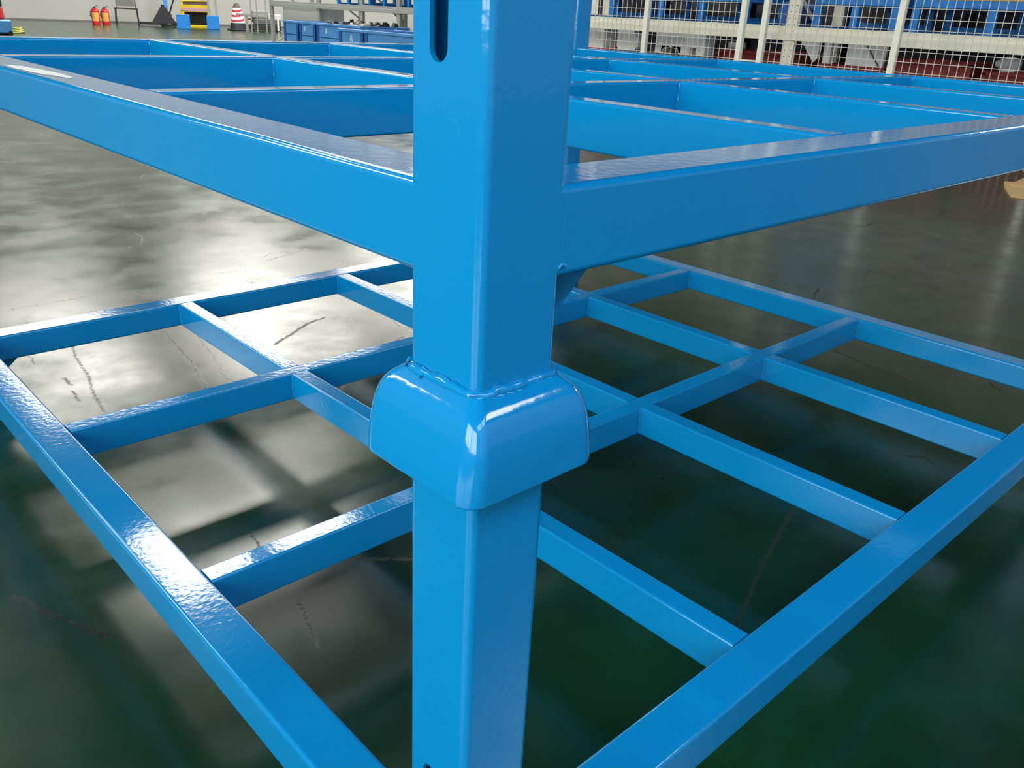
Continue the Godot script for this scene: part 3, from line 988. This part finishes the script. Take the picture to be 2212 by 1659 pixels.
func build_left() -> void:
	extinguisher(Vector3(10.98, 0, -33.0), "red fire extinguisher with yellow label at the back wall, left of the pair")
	extinguisher(Vector3(11.38, 0, -33.2), "red fire extinguisher with yellow label at the back wall, beside the chair")
	# steel chair
	var ch := thing("metal_chair", "thin framed steel chair standing by the white back wall", "chair", Vector3(12.61, 0, -34.5), -0.43)
	for lg in [[-0.36, 0.2], [0.36, 0.2], [-0.36, -0.2], [0.36, -0.2]]:
		var mb := MB.new()
		mb.cyl(Vector3(lg[0] * 1.08, 0, lg[1] * 1.15), Vector3(lg[0], 0.53, lg[1]), 0.016, 0.016, 8)
		part("leg", mb, M.dark, ch)
	part("seat", boxmb(Vector3(-0.4, 0.52, -0.24), Vector3(0.4, 0.56, 0.24), 0.012), M.dark, ch)
	var bk := MB.new()
	bk.prism([Vector3(-0.34, 0.62, -0.22), Vector3(0.3, 0.62, -0.22), Vector3(0.28, 1.0, -0.3), Vector3(-0.32, 1.0, -0.3)], Vector3(0, 0.01, -0.02), Vector3(0, 0.2, -1).normalized())
	part("backrest", bk, M.grey, ch)
	for sx in [-0.34, 0.32]:
		var mb := MB.new()
		mb.cyl(Vector3(sx, 0.54, -0.22), Vector3(sx * 0.98, 1.02, -0.31), 0.014, 0.014, 8)
		part("back_post", mb, M.dark, ch)
	# hand pallet truck
	var pj := thing("pallet_truck", "black hand pallet truck parked left of the yellow machine", "pallet truck", Vector3(13.45, 0, -33.2), -0.43)
	var fk := MB.new()
	fk.box(Vector3(-0.82, 0.06, -0.25), Vector3(0.1, 0.14, -0.1), 0.01)
	fk.box(Vector3(-0.82, 0.06, 0.1), Vector3(0.1, 0.14, 0.25), 0.01)
	part("fork", fk, M.black, pj)
	var bd := MB.new()
	bd.prism([Vector3(-0.42, 0.12, -0.2), Vector3(0.42, 0.12, -0.2), Vector3(0.2, 0.46, -0.2), Vector3(0.1, 0.66, -0.2), Vector3(-0.08, 0.66, -0.2)], Vector3(0, 0, 0.4), Vector3(0, 0, 1))
	part("body", bd, M.dark, pj)
	for sx in [-0.05, 0.35]:
		var w := MB.new()
		w.cyl(Vector3(sx, 0.1, -0.16), Vector3(sx, 0.1, 0.16), 0.1, 0.1, 14)
		part("wheel", w, M.black, pj)
	var hd := MB.new()
	hd.cyl(Vector3(0.2, 0.42, 0), Vector3(0.52, 1.25, 0), 0.028, 0.024, 8)
	hd.cyl(Vector3(0.52, 1.25, -0.16), Vector3(0.52, 1.25, 0.16), 0.02, 0.02, 8)
	part("handle", hd, M.black, pj)
	var pump := MB.new()
	pump.cyl(Vector3(0.0, 0.6, 0), Vector3(0.0, 0.74, 0), 0.07, 0.06, 12)
	part("pump", pump, M.dark, pj)
	# lifting posts with blue boxes
	var bb := thing("blue_box", "plain blue steel box on the floor left of the yellow machine", "box", Vector3(13.4, 0, -31.4), -0.43)
	part("body", boxmb(Vector3(-0.22, 0, -0.2), Vector3(0.22, 0.445, 0.2), 0.015), M.pallet, bb)
	part("lid", boxmb(Vector3(-0.225, 0.445, -0.205), Vector3(0.225, 0.465, 0.205), 0.006), M.bin, bb)
	var gp := thing("guard_post", "blue box based stand with two grey poles right of the yellow machine", "post", Vector3(14.66, 0, -31.75), -0.43)
	part("box_base", boxmb(Vector3(-0.22, 0, -0.2), Vector3(0.22, 0.46, 0.2), 0.015), M.pallet, gp)
	for dx in [-0.12, 0.14]:
		var mb := MB.new()
		mb.bar(Vector3(dx, 0.46, -0.14), Vector3(dx, 2.6, -0.14), 0.09, 0.07, 0.008, Vector3.RIGHT, 1)
		part("pole", mb, M.grey, gp)
	var bp := MB.new()
	bp.bar(Vector3(0, 0, 0), Vector3(0, 2.6, 0), 0.2, 0.16, 0.01, Vector3.RIGHT, 1)
	var bc := thing("blue_column", "dark blue steel column rising behind the black pallet truck", "column", Vector3(14.05, 0, -34.4), -0.43)
	part("shaft", bp, M.bin, bc)
	part("foot", boxmb(Vector3(-0.2, 0, -0.2), Vector3(0.2, 0.42, 0.2), 0.02), M.greydark, bc)
	var bc2 := thing("blue_column", "slim blue steel column rising behind the yellow machine's right side", "column", Vector3(15.15, 0, -33.6), -0.43)
	var bp2 := MB.new()
	bp2.bar(Vector3(0, 0.02, 0), Vector3(0, 2.6, 0), 0.13, 0.13, 0.01, Vector3.RIGHT, 1)
	part("shaft", bp2, M.bin, bc2)
	part("foot", boxmb(Vector3(-0.12, 0, -0.12), Vector3(0.12, 0.02, 0.12)), M.greydark, bc2)
	# yellow machine
	var ym := thing("yellow_machine", "yellow box machine with a square dark opening between the blue boxes", "machine", Vector3(14.6, 0, -33.0), -0.43)
	var yb := MB.new()
	yb.box(Vector3(-0.52, 0, -0.35), Vector3(-0.40, 0.62, 0.35), 0.01)
	yb.box(Vector3(0.40, 0, -0.35), Vector3(0.52, 0.62, 0.35), 0.01)
	yb.box(Vector3(-0.40, 0, -0.35), Vector3(0.40, 0.09, 0.35), 0.01)
	yb.box(Vector3(-0.52, 0.54, -0.35), Vector3(0.52, 0.78, 0.35), 0.01)
	part("housing", yb, M.yellow, ym)
	part("opening", boxmb(Vector3(-0.4, 0.09, -0.34), Vector3(0.4, 0.54, -0.2)), M.black, ym)
	part("name_band", boxmb(Vector3(-0.45, 0.57, 0.345), Vector3(0.45, 0.68, 0.358), 0.002), M.pink, ym)
	part("upper_body", boxmb(Vector3(-0.42, 0.78, -0.32), Vector3(0.42, 0.9, 0.3), 0.01), M.brown, ym)
	var hnd := MB.new()
	hnd.bar(Vector3(-0.46, 0.9, 0.3), Vector3(0.46, 0.93, 0.3), 0.05, 0.05, 0.01, Vector3.UP, 1)
	hnd.bar(Vector3(-0.46, 0.76, 0.3), Vector3(-0.46, 0.93, 0.3), 0.05, 0.05, 0.01, Vector3.RIGHT, 1)
	hnd.bar(Vector3(0.46, 0.76, 0.3), Vector3(0.46, 0.93, 0.3), 0.05, 0.05, 0.01, Vector3.RIGHT, 1)
	part("top_frame", hnd, M.yellow, ym)
	# traffic cone
	var tc := thing("traffic_cone", "red and white striped traffic cone with a dark base", "cone", Vector3(15.4, 0, -31.3), -0.3)
	part("base", boxmb(Vector3(-0.36, 0, -0.36), Vector3(0.36, 0.05, 0.36), 0.02), M.black, tc)
	var cl := MB.new()
	cl.lathe(Vector3.ZERO, [Vector2(0.29, 0.05), Vector2(0.255, 0.26)], 24)
	part("collar", cl, M.dark, tc)
	var cb := MB.new()
	cb.lathe(Vector3.ZERO, [Vector2(0.25, 0.26), Vector2(0.15, 0.76)], 24)
	part("body", cb, M.white, tc)
	for k in range(3):
		var st := MB.new()
		var y := 0.29 + k * 0.16
		for i in range(24):
			var a := TAU * i / 24
			var b := TAU * (i + 1) / 24
			var ya := y + 0.05 * (1 + sin(a + 2.6))
			var yb2 := y + 0.05 * (1 + sin(b + 2.6))
			var e := Vector3(cos(a), 0, sin(a))
			var f := Vector3(cos(b), 0, sin(b))
			var ra := 0.304 - 0.2 * ya
			var rb := 0.304 - 0.2 * yb2
			st.quad(e * ra + Vector3(0, ya, 0), f * rb + Vector3(0, yb2, 0), f * (rb - 0.014) + Vector3(0, yb2 + 0.07, 0), e * (ra - 0.014) + Vector3(0, ya + 0.07, 0), e, f, f, e)
		part("stripe", st, M.stripe, tc)
	var tp := MB.new()
	tp.lathe(Vector3.ZERO, [Vector2(0.152, 0.76), Vector2(0.1, 0.88), Vector2(0.05, 0.92), Vector2(0, 0.92)], 20)
	part("top", tp, M.brown, tc)
	# grey barrier with poles
	var br := thing("steel_barrier", "thin grey steel barrier with poles right of the traffic cone", "barrier", Vector3(15.1, 0, -29.9), -0.43)
	for b in [[-0.05, 0.0, 0.62], [0.3, 0.1, 1.9], [0.62, 0.05, 1.9], [0.1, 0.15, 1.9]]:
		var mb := MB.new()
		mb.bar(Vector3(b[0], 0.012, b[1]), Vector3(b[0], b[2], b[1]), 0.08 if b[2] < 1.0 else 0.04, 0.08 if b[2] < 1.0 else 0.04, 0.008, Vector3.RIGHT, 1)
		part("pole", mb, M.grey, br)
		part("foot", boxmb(Vector3(b[0] - 0.1, 0, b[1] - 0.1), Vector3(b[0] + 0.1, 0.012, b[1] + 0.1)), M.greydark, br)
	var rl := MB.new()
	rl.bar(Vector3(-0.4, 0.58, 0), Vector3(0.55, 0.54, 0.1), 0.05, 0.07, 0.008, Vector3.UP, 1)
	part("rail", rl, M.grey, br)
	# grey trolley machine
	var tm := thing("trolley", "low grey machine trolley with a dark base beside the blue bins", "trolley", Vector3(16.5, 0, -31.4), -0.43)
	part("base", boxmb(Vector3(-0.55, 0.03, -0.4), Vector3(0.6, 0.22, 0.4), 0.02), M.dark, tm)
	part("body", boxmb(Vector3(-0.38, 0.22, -0.36), Vector3(0.6, 0.42, 0.36), 0.03), M.greydark, tm)
	part("hood", boxmb(Vector3(-0.42, 0.44, -0.34), Vector3(0.15, 0.70, 0.3), 0.03), M.grey, tm)
	part("side_box", boxmb(Vector3(0.15, 0.40, -0.3), Vector3(0.62, 0.6, 0.34), 0.03), M.panel, tm)
	var nz := MB.new()
	nz.cyl(Vector3(-0.62, 0.4, 0.1), Vector3(-0.35, 0.4, 0.1), 0.03, 0.03, 8)
	nz.cyl(Vector3(-0.45, 0.38, 0.1), Vector3(-0.2, 0.38, 0.1), 0.08, 0.15, 12)
	part("nozzle", nz, M.brown, tm)
	var lp := MB.new()
	lp.bar(Vector3(0.48, 0.03, 0.42), Vector3(0.48, 0.46, 0.42), 0.12, 0.06, 0.01, Vector3.RIGHT, 1)
	part("front_post", lp, M.rackwhite, tm)
	for sx in [-0.42, 0.45]:
		var w := MB.new()
		w.cyl(Vector3(sx, 0.06, -0.38), Vector3(sx, 0.06, 0.38), 0.06, 0.06, 12)
		part("wheel", w, M.black, tm)
	# compressor and hose at the left edge
	var cp := thing("air_compressor", "red tank on a blue cart cut off at the left edge", "compressor", Vector3(5.45, 0, -23.6), 0.3)
	part("cart", boxmb(Vector3(-0.3, 0.06, -0.3), Vector3(0.3, 0.36, 0.3), 0.03), M.bin, cp)
	var tk := MB.new()
	tk.lathe(Vector3(0, 0.36, 0), [Vector2(0.0, 0), Vector2(0.26, 0), Vector2(0.28, 0.03), Vector2(0.26, 0.26), Vector2(0.0, 0.28)], 18)
	part("tank", tk, M.redbright, cp)
	part("pump", boxmb(Vector3(-0.2, 0.63, -0.2), Vector3(0.2, 0.95, 0.2), 0.03), M.green, cp)
	for sx in [-0.22, 0.22]:
		var w := MB.new()
		w.cyl(Vector3(sx, 0.06, -0.3), Vector3(sx, 0.06, 0.3), 0.06, 0.06, 12)
		part("wheel", w, M.black, cp)
	var hs := MB.new()
	for k in range(3):
		var pts := []
		var rr := []
		for i in range(28):
			var a := TAU * i / 28
			pts.append(Vector3(cos(a) * (0.27 - 0.03 * k), 0.025 + 0.045 * k + 0.012 * sin(3 * a + k), sin(a) * (0.25 - 0.02 * k)))
			rr.append(0.024)
		hs.tube(pts, rr, 6, true)
	single("hose_coil", "yellow green hose coil lying on the floor beside the red tank", "hose", hs, M.hose, Vector3(6.28, 0, -25.3))

func bin_mesh(label: String, pos: Vector3, L: float, mark: String, mz: float) -> void:
	var t := thing("steel_bin", label, "bin", pos, 0, "row of blue steel bins")
	var h := 0.745
	var d := 0.95
	var w := MB.new()
	var th := 0.01
	w.box(Vector3(0, 0.06, 0), Vector3(th, h, L))
	w.box(Vector3(d - th, 0.06, 0), Vector3(d, h, L))
	w.box(Vector3(0, 0.06, 0), Vector3(d, h, th))
	w.box(Vector3(0, 0.06, L - th), Vector3(d, h, L))
	w.box(Vector3(0, 0.52, 0), Vector3(d, 0.53, L))
	part("body", w, M.bin, t)
	var r := MB.new()
	r.box(Vector3(-0.02, h - 0.03, -0.015), Vector3(0.02, h + 0.008, L + 0.015), 0.004)
	r.box(Vector3(d - 0.02, h - 0.03, -0.015), Vector3(d + 0.02, h + 0.008, L + 0.015), 0.004)
	r.box(Vector3(0.02, h - 0.03, -0.015), Vector3(d - 0.02, h + 0.008, 0.02), 0.004)
	r.box(Vector3(0.02, h - 0.03, L - 0.02), Vector3(d - 0.02, h + 0.008, L + 0.015), 0.004)
	part("rim", r, M.bin, t)
	for z in [0.03, L - 0.03]:
		part("rib", boxmb(Vector3(-0.015, 0.06, z - 0.03), Vector3(0.0, h - 0.03, z + 0.03), 0.003), M.bindark, t)
	for z in [0.06, L - 0.06]:
		part("skid", boxmb(Vector3(0.03, 0, z - 0.05), Vector3(d - 0.03, 0.06, z + 0.05)), M.bindark, t)
	if mark != "":
		var tm := TextMesh.new()
		tm.text = mark
		var sf := SystemFont.new()
		sf.font_names = PackedStringArray(["Droid Sans"])
		sf.font_weight = 700
		tm.font = sf
		tm.font_size = 32
		tm.pixel_size = 0.0036
		tm.depth = 0.004
		var o := part("painted_mark", tm, M.mark, t)
		o.position = Vector3(-0.003, h - 0.115, mz)
		o.rotation_degrees = Vector3(0, -90, 0)

func scrap(kind: int) -> MB:
	var mb := MB.new()
	if kind == 0:
		mb.cyl(Vector3(-0.1, 0.025, 0), Vector3(0.1, 0.025, 0), 0.025, 0.02, 10)
		mb.cyl(Vector3(-0.1, 0.03, 0), Vector3(-0.07, 0.03, 0), 0.045, 0.045, 12)
	elif kind == 1:
		mb.bar(Vector3(-0.13, 0.02, -0.03), Vector3(0.12, 0.07, 0.03), 0.035, 0.03, 0.004, Vector3.UP, 1)
		mb.cyl(Vector3(0.1, 0.0, 0.03), Vector3(0.1, 0.1, 0.03), 0.035, 0.035, 10)
	else:
		mb.prism([Vector3(-0.09, 0, -0.03), Vector3(0.09, 0, -0.03), Vector3(0.05, 0.08, -0.03), Vector3(-0.03, 0.1, -0.03)], Vector3(0, 0, 0.06), Vector3(0, 0, 1))
	return mb

func build_bins() -> void:
	bin_mesh("blue steel bin farthest left in the row, its end facing the trolley", Vector3(8.0, 0, -14.62), 0.50, "", 0.0)
	bin_mesh("blue steel bin second in the row, with a faint pale mark", Vector3(8.0, 0, -14.07), 0.52, "1", 0.17)
	bin_mesh("blue steel bin heaped with dark parts, marked with a pale 8", Vector3(8.0, 0, -13.50), 1.35, "8", 0.30)
	bin_mesh("blue steel bin marked with a pale A, in front of the grey racking", Vector3(6.7, 0, -10.74), 0.60, "A", 0.30)
	bin_mesh("blue steel bin nearest the rack's thick post", Vector3(6.7, 0, -10.1), 1.25, "", 0.0)
	var ws := [scrap(0).mesh(), scrap(1).mesh(), scrap(2).mesh()]
	var names := ["dark cylindrical casting", "dark forged arm", "dark cast wedge"]
	var places := ["at the far end of", "near the far end of", "in the middle of", "near the close end of", "at the close end of"]
	for i in range(15):
		var k := i % 3
		var row := i / 3
		var z := -13.34 + row * 0.25
		var o := single("metal_part", "%s on the heap, %s the marked blue bin" % [names[k], places[row]], "metal part", ws[k], M.black if i % 4 else M.steel, Vector3(8.2 + 0.3 * k, 0.712, z), rng.randf_range(-0.5, 0.5), "dark metal parts heaped in the blue bin")
		o.rotation.z = rng.randf_range(-0.2, 0.2)
		if i == 7 or i == 9: o.material_override = M.white
	# the fill the parts lie on
	var fill := MB.new()
	var seg := 24
	for i in range(seg):
		var z0 := 1.3 * i / seg
		for q in range(4):
			var hh := 0.1 + rng.randf_range(0.0, 0.06)
			fill.box(Vector3(0.22 * q, 0, z0), Vector3(0.22 * q + 0.22, hh, z0 + 1.3 / seg), 0.01)
	var s := single("scrap_heap", "heap of dark small castings filling the far blue bin", "scrap", fill, M.dark, Vector3(8.035, 0.5305, -13.475))
	s.set_meta("kind", "stuff")
	pallet_rack("pallet_racking", "pallet racking coloured shade grey far behind the blue bins", 9.6, [-18.05, -16.1, -14.55, -13.35, -10.6], M.rackshade, 1.065)
	single("grey_cabinet", "flat grey steel cabinet under the end of the grey racking", "cabinet", boxmb(Vector3(0, 0, 0), Vector3(0.6, 0.96, 1.5), 0.01), M.panel, Vector3(9.75, 0, -17.8))
	var g := "blue pallets on the grey racking"
	steel_pallet("blue pallet on the grey racking, left one above the bins", 9.7, 1.065, -15.55, -14.75, g)
	steel_pallet("blue pallet on the grey racking, middle one above the bins", 9.7, 1.065, -14.45, -13.45, g)
	steel_pallet("blue pallet on the grey racking, right one beside the thick rack post", 9.7, 1.065, -13.22, -12.22, g)

func build_card() -> void:
	var mb := MB.new()
	mb.prism([Vector3(0.28, 0, -0.10), Vector3(0.0, 0, 0.0), Vector3(-0.4, 0, 0.18), Vector3(-0.2, 0, 0.9), Vector3(1.1, 0, 0.7)], Vector3(0, 0.012, 0), Vector3.UP)
	mb.prism([Vector3(0.1, 0.012, 0.0), Vector3(0.5, 0.06, 0.02), Vector3(0.55, 0.06, 0.4), Vector3(0.05, 0.012, 0.45)], Vector3(0, 0.008, 0), Vector3.UP)
	single("cardboard_sheet", "flattened tan cardboard on the floor at the right edge", "cardboard", mb, M.card, Vector3(7.0, 0.001, -1.83))

func _ready() -> void:
	rng.seed = 4711
	setup_view()
	make_materials()
	build_hall()
	var lower := build_rack()
	var upper: Node3D = lower.duplicate()
	upper.name = numbered("stacking_rack")
	add_child(upper, true)
	upper.position = Vector3(0, STACK, 0)
	tag(upper, "upper blue stacking rack whose cups sit on the lower rack's posts", "rack", "two blue stacking racks stacked one on the other")
	lower.set_meta("group", "two blue stacking racks stacked one on the other")
	var patch_mb := MB.new()  # irregular pale patch laid on the end rail's top face
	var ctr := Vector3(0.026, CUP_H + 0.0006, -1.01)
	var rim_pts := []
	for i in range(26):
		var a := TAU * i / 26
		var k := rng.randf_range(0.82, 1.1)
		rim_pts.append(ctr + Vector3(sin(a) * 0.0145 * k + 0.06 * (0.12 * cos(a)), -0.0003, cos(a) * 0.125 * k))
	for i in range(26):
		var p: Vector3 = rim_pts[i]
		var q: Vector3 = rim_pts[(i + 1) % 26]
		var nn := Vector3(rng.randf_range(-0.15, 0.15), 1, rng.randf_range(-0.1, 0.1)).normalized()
		patch_mb.tri(ctr, p, q, Vector3.UP, nn, nn)
	var sp := part("pale_patch", patch_mb, M.panel, upper)
	sp.set_meta("label", "irregular pale patch on the top of the end rail")
	build_right()
	build_left()
	build_bins()
	build_card()
